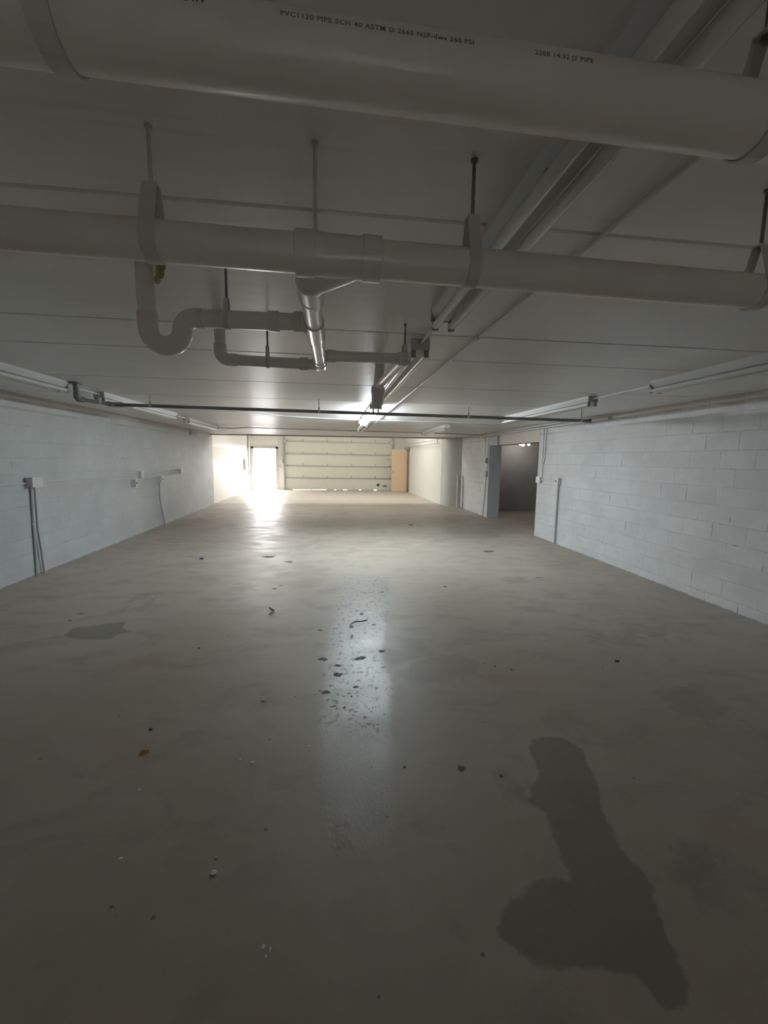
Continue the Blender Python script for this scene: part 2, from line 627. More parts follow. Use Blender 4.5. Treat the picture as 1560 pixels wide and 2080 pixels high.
gx = grid_axis([(XL - .3, -2.2, .05), (-2.2, 2.6, .024), (2.6, XR, .05), (XR, 9.5, .4)])
gy = grid_axis([(-4.2, .5, .3), (.5, 4.4, .024), (4.4, 8, .04), (8, 12.5, .09), (12.5, 13.8, .12), (13.8, 15.2, .05), (15.2, YD + .3, .4)])
GX, GY = np.meshgrid(gx, gy)
nx, ny = len(gx), len(gy)
co = np.stack([GX.ravel(), GY.ravel(), np.zeros(nx * ny)], 1)
idx = np.arange(nx * ny).reshape(ny, nx)
quads = np.stack([idx[:-1, :-1], idx[:-1, 1:], idx[1:, 1:], idx[1:, :-1]], -1).reshape(-1, 4)
fm = bpy.data.meshes.new('floor')
fm.vertices.add(nx * ny)
fm.vertices.foreach_set('co', co.ravel())
fm.loops.add(quads.size)
fm.loops.foreach_set('vertex_index', quads.ravel())
fm.polygons.add(len(quads))
fm.polygons.foreach_set('loop_start', np.arange(0, quads.size, 4))
fm.update(calc_edges=True)
fm.validate()
for nm, polys in (('damp', damp), ('faint', faint), ('seal', seal), ('spot', spot)):
    v = np.full(nx * ny, -.5)
    for pl in polys:
        pl = np.array(pl)
        m_ = ((co[:, 0] > pl[:, 0].min() - .5) & (co[:, 0] < pl[:, 0].max() + .5) & (co[:, 1] > pl[:, 1].min() - .5) & (co[:, 1] < pl[:, 1].max() + .5))
        v[m_] = np.maximum(v[m_], sdf(co[m_, 0], co[m_, 1], pl))
    a = fm.attributes.new(nm, 'FLOAT', 'POINT')
    a.data.foreach_set('value', np.clip(v, -.5, .5))
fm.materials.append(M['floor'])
fo = bpy.data.objects.new('floor', fm)
C.objects.link(fo)
fo['kind'] = 'structure'

struct('ground', B(-30, 30, YD + .3, 60, -.3, -.01), M['outside'])

# ------------------------------------------------------------------ ceiling of planks, open V joints between them
bm = bmesh.new()
joints = [-4.2, -1.04, .18, 1.40, 2.60, 3.225, 4.45, 5.66, 6.88, 8.10, 9.32, 10.54, 11.76, 12.98, 14.45]
for a, b in zip(joints, joints[1:]):
    g = .0045
    c = .006
    sec = [(a + g, ZC + .25), (a + g, ZC + .018), (a + g + c, ZC), (b - g - c, ZC), (b - g, ZC + .018), (b - g, ZC + .25)]
    x0, x1 = XL - .3, 4.59
    va = [bm.verts.new((x0, y, z)) for y, z in sec]
    vb = [bm.verts.new((x1, y, z)) for y, z in sec]
    n = len(sec)
    bm.faces.new(va)
    bm.faces.new(vb)
    for i in range(n):
        bm.faces.new((va[i], va[(i + 1) % n], vb[(i + 1) % n], vb[i]))
box(bm, XL - .3, 4.59, -4.2, 14.45, ZC + .24, ZC + .3)
struct('ceiling', bm, M['ceil'])
struct('ceiling_bay', B(-4.3, 5.2, 14.45, YD + .3, 4.2, 4.4), M['bay'])
struct('wall_bay_front', B(-4.3, 5.2, 14.3, 14.45, ZC + .3, 4.2), M['bay'])

# ------------------------------------------------------------------ walls
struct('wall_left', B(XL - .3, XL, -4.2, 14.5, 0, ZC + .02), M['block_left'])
struct('wall_left_bay', B(-4.27, -3.97, 14.5, YD + .3, 0, 4.2), M['smooth'])
bm = B(XL - .3, -.6, -4.4, -4.2, 0, ZC + .02)
box(bm, 1.0, XR + .3, -4.4, -4.2, 0, ZC + .02)
box(bm, -.6, 1.0, -4.4, -4.2, 2.1, ZC + .02)
struct('wall_rear', bm, M['block_rear'])
bm = bmesh.new()
for k in range(16):
    z0 = .16 + k * .1225
    box(bm, -.62, 1.02, -4.20, -4.17, z0, z0 + .1195, bevel=.006)
struct('added_rear_shutter', bm, M['greysteel'])  # unseen shutter, added so its gap lights the near side of the pipes
struct('ground_rear', B(-30, 30, -60, -4.4, -.3, -.01), M['outside'])  # unseen ground outside the added shutter gap
OY0, OY1, OZ = 8.47, 11.28, 1.985
bm = B(XR, XR + .3, -4.2, OY0, 0, ZC + .02)
box(bm, XR, XR + .3, OY1 + .02, 14.0, 0, ZC + .02)
struct('wall_right', bm, M['block_right'])
struct('trim_1', B(XR - .004, XR + .3, OY0, OY1 + .02, OZ, ZC + .02), M['lintel'])
# grey steel lining on the far jamb of the opening
struct('trim_2', B(XR - .012, XR + .33, OY1, OY1 + .03, 0, OZ), M['greysteel'])
struct('trim_3', B(XR - .006, XR + .30, OY0 - .012, OY0 + .002, 0, OZ), M['smooth'])
# right-hand wall of the far bay, slightly splayed
P0, P1 = Vector((3.84, 14.75, 0)), Vector((3.68, 20.15, 0))


def prism(pts, z0, z1):
    return flat_outline(bmesh.new(), pts, z0, z1)


struct('wall_right_bay', prism([(3.84, 14.75), (3.68, 20.15), (4.1, 20.15), (4.5, 14.75)], 0, 4.2), M['smooth'])
struct('wall_right_bay_end', prism([(3.66, 21.15), (3.65, YD + .1), (4.1, YD + .1), (4.1, 21.15)], 0, 4.2), M['smooth'])
struct('wall_right_bay_over_door', prism([(3.68, 20.15), (3.66, 21.15), (4.1, 21.15), (4.1, 20.15)], 2.12, 4.2), M['smooth'])
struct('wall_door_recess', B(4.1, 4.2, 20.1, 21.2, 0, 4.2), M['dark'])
# rounded nib joining the two right-hand walls
arc = []
for k in range(15):
    t = k / 14
    p = Vector((3.835, 14.74)) * (1 - t) + Vector((4.30, 13.78)) * t
    nrm = Vector((-.90, -.43))
    p = p + nrm * (.13 * math.sin(math.pi * t))
    arc.append((p.x, p.y))
struct('wall_nib', prism(arc + [(4.6, 13.78), (4.6, 14.9), (3.9, 14.9)], 0, ZC + .3), M['greengrey'], smooth=True)

# far wall with the roller door and walk door openings
DX0, DX1, DZ = -2.30, 2.98, 3.05
MX0, MX1, MZ = -3.86, -2.70, 2.05
bm = bmesh.new()
for a, b, z0, z1 in ((-4.3, MX0, 0, 4.2), (MX0, MX1, MZ, 4.2), (MX1, DX0, 0, 4.2), (DX0, DX1, DZ, 4.2), (DX1, 5.2, 0, 4.2)):
    box(bm, a, b, YD, YD + .25, z0, z1)
struct('wall_far', bm, M['bay'])

# adjoining dark room behind the opening
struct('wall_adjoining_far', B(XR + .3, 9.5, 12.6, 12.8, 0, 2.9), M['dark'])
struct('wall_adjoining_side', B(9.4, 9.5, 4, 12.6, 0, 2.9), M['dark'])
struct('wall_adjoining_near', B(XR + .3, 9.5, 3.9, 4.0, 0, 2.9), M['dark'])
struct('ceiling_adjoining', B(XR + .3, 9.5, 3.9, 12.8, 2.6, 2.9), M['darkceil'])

# ------------------------------------------------------------------ sectional overhead door
d1 = bpy.data.objects.new('door_1', None)
C.objects.link(d1)
d1.location = (.34, YD, 0)
d1['kind'] = 'structure'
yp = YD - .035
levels = [.010, .60, 1.19, 1.78, 2.38, 2.98]
for i, (a, b) in enumerate(zip(levels, levels[1:])):
    bm = B(DX0 - .03, DX1 + .03, yp, YD - .002, a + (.004 if i else 0), b - .004 if i < 4 else 3.12, bevel=.004)
    o = obj('panel', bm, M['cream'], d1)
    if i:
        obj('stiffener', B(DX0 + .02, DX1 - .02, yp - .030, yp + .002, a - .035, a + .022, bevel=.004), M['rail'], d1)
for a, b in ((-2.30, -1.95), (-1.10, -1.0), (-.3, .1), (.2, .55), (.75, 1.35), (1.45, 2.1), (2.25, 2.98)):
    obj('bottom_seal', B(a, b, yp + .005, yp + .03, .0005, .02), M['holder'], d1)
hx = [at(x, 940, Y=YD)[0] for x in (615.4, 665.0, 714.0, 762.5)]
for z in levels[1:5]:
    for x in hx:
        bm = B(x - .035, x + .035, yp - .022, yp + .002, z + .01, z + .05)
        box(bm, x - .016, x + .016, yp - .045, yp, z + .03, z + .13, bevel=.004)
        obj('hinge', bm, M['rail'], d1)
for x, s in ((DX0, -1), (DX1, 1)):
    bm = B(x - .03 + s * .03, x + .03 + s * .03, YD - .11, YD, 0, 3.05)
    box(bm, x + s * .03 - .012, x + s * .03 + .012, YD - .16, YD - .10, 0, 3.05)
    obj('track', bm, M['rail'], d1)
    for z in levels[1:5]:
        bm = B(x - s * .10 - .04, x - s * .10 + .05, yp - .05, yp, z - .02, z + .05)
        tube(bm, [(x - s * .05, yp - .05, z + .02), (x + s * .05, yp - .05, z + .02)], .02, seg=12)
        obj('roller_bracket', bm, M['rail'], d1)
# round lock and vent plate low on the right of the door
p = at(768, 985, Y=yp)
obj('lock', disc_lathe(bmesh.new(), (p[0], yp, p[2]), (0, -1, 0), [(0, .07), (.015, .07), (.02, .05), (.03, .045)]), M['black'], d1)
p = at(781.5, 987, Y=yp)
bm = B(p[0] - .10, p[0] + .10, yp - .012, yp, p[2] - .05, p[2] + .05, bevel=.003)
for k in range(5):
    z = p[2] - .036 + k * .018
    box(bm, p[0] - .085, p[0] + .085, yp - .02, yp - .01, z - .004, z + .004)
obj('vent_plate', bm, M['box_grey'], d1)
p = at(789, 933.5, Y=yp)
obj('pull_handle', B(p[0] - .07, p[0] + .07, yp - .03, yp, p[2] - .012, p[2] + .012, bevel=.004), M['box_grey'], d1)

# walk door opening: frame only, it stands wide open to the daylight
d2 = bpy.data.objects.new('door_2', None)
C.objects.link(d2)
d2.location = (-3.28, YD, 0)
d2['kind'] = 'structure'
bm = B(MX0 - .06, MX0 + .05, YD - .03, YD + .16, 0, MZ + .05, bevel=.004)
box(bm, MX1 - .05, MX1 + .06, YD - .03, YD + .16, 0, MZ + .05, bevel=.004)
box(bm, MX0 - .06, MX1 + .06, YD - .03, YD + .16, MZ - .05, MZ + .06, bevel=.004)
obj('door_frame', bm, M['pinkframe'], d2)
obj('threshold', B(MX0, MX1, YD, YD + .2, -.01, .02), M['rail'], d2)

# tan door leaf standing open from the right-hand wall of the bay
d3 = bpy.data.objects.new('door_3', None)
C.objects.link(d3)
d3.location = (3.6, 20.3, 0)
d3['kind'] = 'structure'
ly = 20.36
lx0, lx1 = at(795.5, 950, Y=ly)[0], at(826.5, 950, Y=ly)[0]
obj('door_leaf', B(lx0, lx1, ly, ly + .045, .012, 2.04, bevel=.003), M['tan'], d3)
bm = disc_lathe(bmesh.new(), (lx0 + .07, ly, .98), (0, -1, 0), [(0, .03), (.006, .03), (.01, .012), (.04, .012), (.045, .026), (.065, .028), (.075, .015)])
obj('door_knob', bm, M['brass'], d3, smooth=True)
bm = B(3.645, 3.70, 20.10, 20.18, 0, 2.12, bevel=.003)
box(bm, 3.63, 3.69, 21.12, 21.20, 0, 2.12, bevel=.003)
box(bm, 3.635, 3.70, 20.10, 21.20, 2.05, 2.13, bevel=.003)
obj('door_frame', bm, M['tanframe'], d3)
for z in (.3, 1.05, 1.8):
    obj('hinge', T([(lx1 + .012, ly - .004, z - .05), (lx1 + .012, ly - .004, z + .05)], .009, seg=10), M['rail'], d3)


# ------------------------------------------------------------------ PVC drain pipes
def pipe_z(x):
    return 2.081 - .0115 * x


def apipe_z(x):
    return 2.109 - .0135 * x


YA, YB, YT, YL = .637, 1.12, 1.70, 2.43
RB = .0445

pa = thing('drain_pipe', 'thick white plastic drain pipe nearest the camera, with dark printed text along it', 'pipe', (0, YA, 2.1))
obj('pipe_run', T([(XL + .001, YA, apipe_z(XL)), (XR - .001, YA, apipe_z(XR))], RB, seg=48), M['pvc'], pa, smooth=True)


def wrap_text(s, x0, ang, size, par, yc, zf, r):
    """printed line wrapped on the pipe; ang is the angle of the line round the pipe, from straight towards the camera upwards"""
    cu = bpy.data.curves.new('t', 'FONT')
    cu.body = s
    cu.size = size
    cu.space_character = 1.1
    cu.offset = .0002
    cu.resolution_u = 2
    to = bpy.data.objects.new('t', cu)
    C.objects.link(to)
    dg = bpy.context.evaluated_depsgraph_get()
    me = bpy.data.meshes.new_from_object(to.evaluated_get(dg))
    bpy.data.objects.remove(to)
    bm = bmesh.new()
    bm.from_mesh(me)
    bmesh.ops.triangulate(bm, faces=bm.faces[:])
    for v in bm.verts:
        x, y = v.co.x, v.co.y
        a = ang + y / r
        X = x0 + x
        v.co = Vector((X, yc - math.cos(a) * (r + .0004), zf(X) + math.sin(a) * (r + .0004)))
    return obj('stencil_text', bm, M['ink'], par)


TA = math.radians(9)
wrap_text('3IN PVC-DWV', -.215, TA, .0097, pa, YA, apipe_z, RB)
wrap_text('PVC1120 PIPE SCH 40 ASTM D 2665 NSF-dwv 260 PSI', -.062, TA, .0097, pa, YA, apipe_z, RB)
wrap_text('2208 14:32 J7 PIPE', .262, TA, .0097, pa, YA, apipe_z, RB)

pb = thing('drain_pipe', 'white plastic drain pipe crossing mid-way below the ceiling, with branch and trap', 'pipe', (0, YB, 2.08))
obj('pipe_run', T([(XL + .001, YB, pipe_z(XL)), (XR - .001, YB, pipe_z(XR))], RB, seg=48), M['pvc'], pb, smooth=True)
for a, b in ((.073, .121),):
    bm = bmesh.new()
    hub(bm, (a, YB, pipe_z(a)), (b, YB, pipe_z(b)), RB + .0075, seg=48)
    obj('coupling', bm, M['pvc_hub'], pb, smooth=True)
# wye fitting: hub on the run, swept branch turning away along the room
bm = bmesh.new()
hub(bm, (-.088, YB, pipe_z(-.088)), (-.040, YB, pipe_z(-.04)), RB + .0075, seg=48)
tube(bm, [(-.06, YB, 2.081), (.075, YB, 2.079)], RB + .004, seg=40)
pts = rounded([(.055, YB + .0, 2.066), (-.0595, YB + .12, 2.062), (-.0605, YB + .26, 2.066)], .08, 8)
tube(bm, pts, .036, seg=28)
hub(bm, (-.0605, YB + .11, 2.062), (-.0605, YB + .21, 2.064), .0385)
obj('wye', bm, M['pvc_hub'], pb, smooth=True)


def bz(y):
    return 2.062 + (y - 1.35) * .035


BX = -.064
RT = .031
obj('branch', T([(BX, 1.30, bz(1.3)), (BX, 2.44, bz(2.44))], RT, seg=36), M['pvc'], pb, smooth=True)
for a, b, r in ((1.345, 1.350, RT + .004), (1.60, 1.83, RT + .005), (2.30, 2.33, RT + .004), (2.385, 2.475, RT + .004)):
    bm = bmesh.new()
    hub(bm, (BX, a, bz(a)), (BX, b, bz(b)), r, lip=.003)
    obj('coupling', bm, M['pvc_hub'], pb, smooth=True)
# P-trap with its riser
tr = bmesh.new()
tz = 2.088
path = [(-.665, YT, ZC + .01), (-.662, YT, 2.05)]
U = []
cx, cz, ur = -.602, 2.046, .060
for k in range(1, 13):
    a = math.pi + math.pi * k / 12
    U.append((cx + ur * math.cos(a), YT, cz + ur * math.sin(a)))
elb = []
for k in range(1, 9):
    a = math.pi - (math.pi / 2) * k / 8
    elb.append((-.494 + .048 * math.cos(a), YT, 2.046 + .043 * math.sin(a)))
obj('riser', T([(-.665, YT, ZC + .01), (-.662, YT, 2.09)], .032, seg=36), M['pvc'], pb, smooth=True)
obj('p_trap', T([(-.662, YT, 2.10), (-.662, YT, 2.05)] + U + [(-.542, YT, 2.05)] + elb + [(-.47, YT, tz + .001)], .0345, seg=36), M['pvc_hub'], pb, smooth=True)
obj('trap_arm', T(rounded([(-.475, YT, tz + .001), (-.22, YT, tz + .004), (-.13, YT - .012, tz + .002), (BX, YT - .06, tz - .008)], .1, 6), .0315, seg=36), M['pvc'], pb, smooth=True)
bm = bmesh.new()
hub(bm, (-.235, YT, tz + .004), (-.195, YT, tz + .004), .0365)
obj('coupling', bm, M['pvc_hub'], pb, smooth=True)
bm = bmesh.new()
hub(bm, (-.135, YT - .012, tz + .002), (-.10, YT - .03, tz - .002), .037)
obj('coupling', bm, M['pvc_hub'], pb, smooth=True)
# foam squeezed out where the riser meets the ceiling
bm = bmesh.new()
for k, (dx, dz, s) in enumerate(((.040, .285, .022), (.050, .262, .024), (.046, .235, .020), (.036, .210, .014), (.0, .300, .03), (-.02, .31, .025))):
    bmesh.ops.create_icosphere(bm, subdivisions=2, radius=s, matrix=Matrix.Translation((-.655 + dx, YT - .012, 2.0 + dz)) @ Matrix.Diagonal((.75, .8, 1.1, 1)))
o = obj('foam_seal', bm, M['foam'], pb, smooth=True)
o['label'] = 'lumpy yellowish foam seal'
# lower left riser and arm
RL = .0285
obj('riser', T([(-.59, YL, ZC + .01), (-.59, YL, 2.165)], RL, seg=32), M['pvc'], pb, smooth=True)
obj('elbow', T(rounded([(-.59, YL, 2.18), (-.588, YL, 2.103), (-.505, YL, 2.100)], .062, 10), RL + .0045, seg=32), M['pvc_hub'], pb, smooth=True)
obj('side_arm', T([(-.51, YL, 2.100), (BX, YL, 2.094)], RL, seg=32), M['pvc'], pb, smooth=True)
bm = bmesh.new()
hub(bm, (-.175, YL, 2.096), (-.13, YL, 2.096), RL + .005)
obj('coupling', bm, M['pvc_hub'], pb, smooth=True)
# right-hand arm to the stack
bm = bmesh.new()
hub(bm, (-.03, YL, 2.142), (.018, YL, 2.142), RL + .0045)
obj('coupling', bm, M['pvc_hub'], pb, smooth=True)
obj('side_arm', T([(-.05, YL, 2.142), (.385, YL, 2.145)], RL, seg=32), M['pvc'], pb, smooth=True)
bm = bmesh.new()
hub(bm, (.365, YL, 2.145), (.435, YL, 2.145), RL + .007)
hub(bm, (.405, YL - .01, 2.145), (.402, YL + .07, 2.145), RL + .006)
obj('elbow', bm, M['pvc_hub'], pb, smooth=True)
obj('stack_arm', T([(.405, YL, 2.145), (.362, 3.36, 2.148)], RL, seg=32), M['pvc'], pb, smooth=True)
obj('stack', T([(.370, 3.38, ZC + .01), (.356, 3.38, 2.13)], .037, seg=36), M['pvc'], pb, smooth=True)
bm = bmesh.new()
tube(bm, [(.370, 3.38, ZC), (.370, 3.38, ZC - .012)], .058, seg=36)
obj('ceiling_flange', bm, M['pvc_hub'], pb, smooth=True)
bm = bmesh.new()
tube(bm, [(.358, 3.38, 2.15), (.357, 3.38, 2.14), (.354, 3.38, 2.09), (.353, 3.38, 2.085), (.350, 3.38, 2.03), (.347, 3.38, 2.0), (.346, 3.38, 1.975)], .05, seg=36,
     radii=[.043, .053, .053, .046, .044, .036, .033])
obj('stack_tee', bm, M['pvc_hub'], pb, smooth=True)


# ------------------------------------------------------------------ pipe hangers
def pipe_hanger(x, y, z, r, label, w=.028, up=.075, m='rod', ztop=ZC, band=True):
    t = thing('pipe_hanger', label, 'pipe hanger', (x, y, ztop), 'pipe hangers')
    bm = T([(x, y, ztop), (x, y, z + r + up - .012)], .0048, seg=10)
    obj('rod', bm, M[m], t, smooth=True)
    bm = bmesh.new()
    tube(bm, [(x, y, z + r + up + .004), (x, y, z + r + up - .004)], .009, seg=6)
    obj('nut', bm, M[m], t)
    obj('anchor', T([(x, y, ztop), (x, y, ztop - .006)], .009, seg=12), M[m], t)
    if not band:
        return t
    # clevis: one band round the pipe, its legs drawn up to the rod
    prof = []
    n = 18
    for k in range(n + 1):
        a = math.pi * k / n
        prof.append((math.cos(a) * (r + .001), -math.sin(a) * (r + .001)))
    prof = [(.010, r + up), (r * .75, r * .95)] + prof + [(-r * .75, r * .95), (-.010, r + up)]
    bm = bmesh.new()
    for s, off in ((0, 0.0), (1, .0028)):
        pass
    rows = []
    for (dy, dz) in prof:
        l = math.hypot(dy, dz)
        oy, oz = dy * (1 + .0028 / l), dz * (1 + .0028 / l)
        rows.append([bm.verts.new((x + sx * w / 2, y + a, z + b)) for sx, a, b in ((-1, dy, dz), (1, dy, dz), (1, oy, oz), (-1, oy, oz))])
    for a, b in zip(rows, rows[1:]):
        for k in range(4):
            bm.faces.new((a[k], a[(k + 1) % 4], b[(k + 1) % 4], b[k]))
    bm.faces.new(rows[0])
    bm.faces.new(rows[-1])
    box(bm, x - w / 2, x + w / 2, y - .012, y + .012, z + r + up - .003, z + r + up)
    obj('strap', bm, M['strap'], t)
    return t


pipe_hanger(-.335, YA, apipe_z(-.335), RB, 'hanger strap on the nearest drain pipe, at its left end by the picture corner')
pipe_hanger(.640, YA, apipe_z(.64), RB, 'hanger strap on the nearest drain pipe, at its right end by the picture edge')
pipe_hanger(-.414, YB, pipe_z(-.414), RB, 'hanger on the mid-way drain pipe above the trap riser, with a long wide strap', w=.034, m='strap')
pipe_hanger(-.040, YB, pipe_z(-.04), RB + .008, 'hanger rod running down to the wye hub of the mid-way drain pipe', w=.016, up=.0, m='strap', band=False)
pipe_hanger(.352, YB, pipe_z(.352), RB, 'hanger on the mid-way drain pipe beside the near ceiling light strip', w=.030)
pipe_hanger(1.178, YB, pipe_z(1.178), RB, 'hanger on the mid-way drain pipe at its far right, near the picture edge', w=.030)
pipe_hanger(-.385, YT, tz + .002, .0315, 'hanger carrying the arm of the P-trap', w=.016, up=.04)
pipe_hanger(-.345, YL, 2.098, RL, 'hanger carrying the lower left pipe arm beyond the P-trap', w=.016, up=.05)
pipe_hanger(.403, YL, 2.145, RL + .007, 'hanger over the elbow where the right-hand arm turns to the stack', w=.022, up=.04)

# ------------------------------------------------------------------ dark iron pipe across the room
YI = 5.55
ip = thing('iron_pipe', 'thin dark iron pipe running across the room below the ceiling from a left-hand flange', 'pipe', (-2.65, 4.9, 2.2))


def iz(x):
    return 2.186 - (x + 2.6) * .0068


obj('drop', T([(-2.655, 4.9, ZC), (-2.651, 4.9, 2.21)], .026, seg=20), M['iron'], ip, smooth=True)
obj('ceiling_flange', T([(-2.655, 4.9, ZC), (-2.655, 4.9, ZC - .012)], .062, seg=24), M['iron'], ip, smooth=True)
obj('elbow', T(rounded([(-2.651, 4.9, 2.225), (-2.650, 4.9, 2.165), (-2.64, 4.99, 2.168)], .04, 8), .031, seg=20), M['iron'], ip, smooth=True)
obj('short_run', T([(-2.645, 4.96, 2.167), (-2.60, 5.5, 2.182)], .021, seg=16), M['iron'], ip, smooth=True)
obj('elbow', T(rounded([(-2.603, 5.44, 2.181), (-2.595, YI, 2.186), (-2.50, YI, 2.186)], .045, 8), .029, seg=20), M['iron'], ip, smooth=True)
obj('pipe_run', T([(-2.53, YI, iz(-2.53)), (3.5, YI, iz(3.5))], .0205, seg=20), M['iron'], ip, smooth=True)
bm = bmesh.new()
hub(bm, (3.46, YI, iz(3.46)), (3.53, YI, iz(3.53)), .028)
obj('end_cap', bm, M['iron'], ip, smooth=True)
for x, lab in ((-2.182, 'thin hanger rod on the dark iron pipe, left-hand one past the wall light'),
               (-.165, 'thin hanger rod on the dark iron pipe, near the lit fluorescent fixture'),
               (1.79, 'thin hanger rod on the dark iron pipe, between the lit fixture and the right-hand lights'),
               (3.39, 'thin hanger rod on the dark iron pipe next to its capped right end')):
    t = thing('pipe_hanger', lab, 'pipe hanger', (x, YI, ZC), 'pipe hangers')
    z = iz(x)
    obj('rod', T([(x, YI, ZC), (x, YI, z + .03)], .005, seg=8), M['rod'], t)
    bm = bmesh.new()
    tube(bm, [(x - .014, YI, z), (x + .014, YI, z)], .0235, seg=18)
    box(bm, x - .012, x + .012, YI - .006, YI + .006, z + .01, z + .055)
    obj('strap', bm, M['strap'], t)
t = thing('pipe_hanger', 'thin hanger rod on the short end of the iron pipe beside the left flange', 'pipe hanger', (-2.615, 5.25, ZC), 'pipe hangers')
obj('rod', T([(-2.618, 5.25, ZC), (-2.618, 5.25, 2.2)], .005, seg=8), M['rod'], t)
obj('strap', T([(-2.619, 5.235, 2.175), (-2.617, 5.265, 2.176)], .0245, seg=16), M['strap'], t)


# ------------------------------------------------------------------ fluorescent strip lights
def strip_light(x, y0, y1, label, lit=False, hw=.058):
    t = thing('strip_light', label, 'ceiling light', (x, (y0 + y1) / 2, ZC), 'fluorescent strip lights')
    bm = bmesh.new()
    sec = [(-hw, 0), (-hw, -.022), (-hw * .62, -.062), (hw * .62, -.062), (hw, -.022), (hw, 0)]
    va = [bm.verts.new((x + a, y0, ZC + b)) for a, b in sec]
    vb = [bm.verts.new((x + a, y1, ZC + b)) for a, b in sec]
    bm.faces.new(va)
    bm.faces.new(vb)
    for i in range(6):
        bm.faces.new((va[i], va[(i + 1) % 6], vb[(i + 1) % 6], vb[i]))
    obj('housing', bm, M['enamel'], t)
    for ye, s in ((y0, 1), (y1, -1)):
        obj('end_cap', B(x - hw - .002, x + hw + .002, min(ye, ye + s * .012) - .001, max(ye, ye + s * .012), ZC - .066, ZC, bevel=.002), M['enamel_end'], t)
    for sx in ((-.041, .041) if not lit else (-.034, .034)):
        tm = T([(x + sx, y0 + .03, ZC - .089), (x + sx, y1 - .03, ZC - .089)], .0185, seg=16)
        obj('tube', tm, M['tube_on'] if lit else M['tube_off'], t, smooth=True)
        for ye, s in ((y0, 1), (y1, -1)):
            bm = B(x + sx - .015, x + sx + .015, min(ye + s * .008, ye + s * .03), max(ye + s * .008, ye + s * .03), ZC - .112, ZC - .058, bevel=.004)
            obj('lamp_holder', bm, M['holder'], t)
    return t


strip_light(.545, -.30, 2.16, 'unlit fluorescent strip light running over both near drain pipes')
strip_light(.545, 2.69, 5.13, 'unlit fluorescent strip light half hidden behind the hanging pipe stack')
strip_light(.60, 5.95, 8.42, 'glowing bluish-white fluorescent strip light in the middle of the ceiling', lit=True, hw=.085)
strip_light(.66, 8.62, 10.7, 'unlit fluorescent strip light directly beyond the glowing one')
strip_light(-2.75, 2.46, 4.85, 'unlit fluorescent strip light by the left wall, nearest one, cut by the picture edge')
strip_light(-2.75, 5.53, 7.97, 'unlit fluorescent strip light by the left wall, just past the iron pipe flange')
strip_light(-2.80, 8.75, 10.9, 'unlit fluorescent strip light by the left wall, farthest one')
strip_light(2.95, 1.25, 3.69, 'unlit fluorescent strip light by the right wall, nearest one, cut by the picture edge')
strip_light(2.95, 4.62, 7.12, 'unlit fluorescent strip light by the right wall above the capped end of the iron pipe')
strip_light(2.42, 8.9, 11.3, 'short-looking unlit fluorescent strip light far off, in front of the dark opening')

# glare shields broken off the near fixture's edge
t = tag(obj('sleeve_clip', B(.498, .535, 1.03, 1.045, ZC - .075, ZC - .06), M['holder']), 'small dark clip on the edge of the nearest centre strip light', 'clip')


# ------------------------------------------------------------------ conduits
def conduit(pts, r, label, m='conduit', bend=.06, straps=(), couplings=(), group=None):
    t = thing('electrical_conduit', label, 'conduit', tuple(pts[0]), group)
    obj('tubing', T(rounded(pts, bend, 6), r, seg=12), M[m], t, smooth=True)
    for c, axis in straps:
        c, a = Vector(c), Vector(axis)
        bm = T([c - a * .008, c + a * .008], r + .0035, seg=12)
        o = Vector((0, 0, 1)).cross(a)
        if abs(a.z) > .5:
            o = Vector((0, 1, 0))
        tube(bm, [c - o * (r + .014), c + o * (r + .014)], .003, seg=8)
        obj('strap', bm, M['strap'], t)
    for c, axis in couplings:
        c, a = Vector(c), Vector(axis)
        obj('coupling', T([c - a * .022, c + a * .022], r + .004, seg=12), M['conduit_grey'], t, smooth=True)
    return t


zc = ZC - .017
conduit([(.865, -1.0, zc), (.862, 11.6, zc)], .009, 'long thin conduit along the ceiling just right of the centre strip lights',
        straps=[((.864, y, zc), (0, 1, 0)) for y in (1.53, 3.07, 4.3, 5.6, 7.2, 9.0)], couplings=[((.863, 2.55, zc), (0, 1, 0)), ((.862, 6.4, zc), (0, 1, 0))])
for x, y0, y1, lab in ((.545, 2.16, 2.69, 'short conduit joining the two unlit centre strip lights'),
                       (.57, 5.13, 5.95, 'short conduit leading to the glowing strip light'),
                       (-2.75, 4.85, 5.53, 'short conduit joining the two nearest strip lights on the left'),
                       (-2.77, 7.97, 8.75, 'short conduit joining the two far strip lights on the left'),
                       (2.95, 3.69, 4.62, 'short conduit joining the two nearest strip lights on the right')):
    conduit([(x, y0, ZC - .03), (x, y1, ZC - .03)], .010, lab)
conduit([(-2.2, 7.05, zc), (-1.5, 7.3, zc), (-.9, 7.75, zc), (-.2, 8.0, zc), (.53, 8.05, zc)], .010, 'white conduit curving over the ceiling to the glowing strip light', bend=.6)
conduit([(.66, 8.1, zc), (2.0, 8.15, zc), (3.9, 8.2, zc)], .009, 'thin conduit crossing the ceiling from the glowing light to the right wall')
conduit([(-2.8, 10.91, 2.29), (-2.55, 10.98, 2.28), (-2.35, 10.75, 2.27), (-2.0, 10.7, 2.29), (-1.5, 10.95, 2.30), (2.3, 11.42, 2.30), (4.15, 11.62, 2.29)], .012,
        'grey conduit with a wavy left end crossing below the far ceiling', m='conduit_grey', bend=.2,
        straps=[((-1.45, 10.956, 2.3), (1, 0, 0)), ((.4, 11.18, 2.3), (1, 0, 0))])
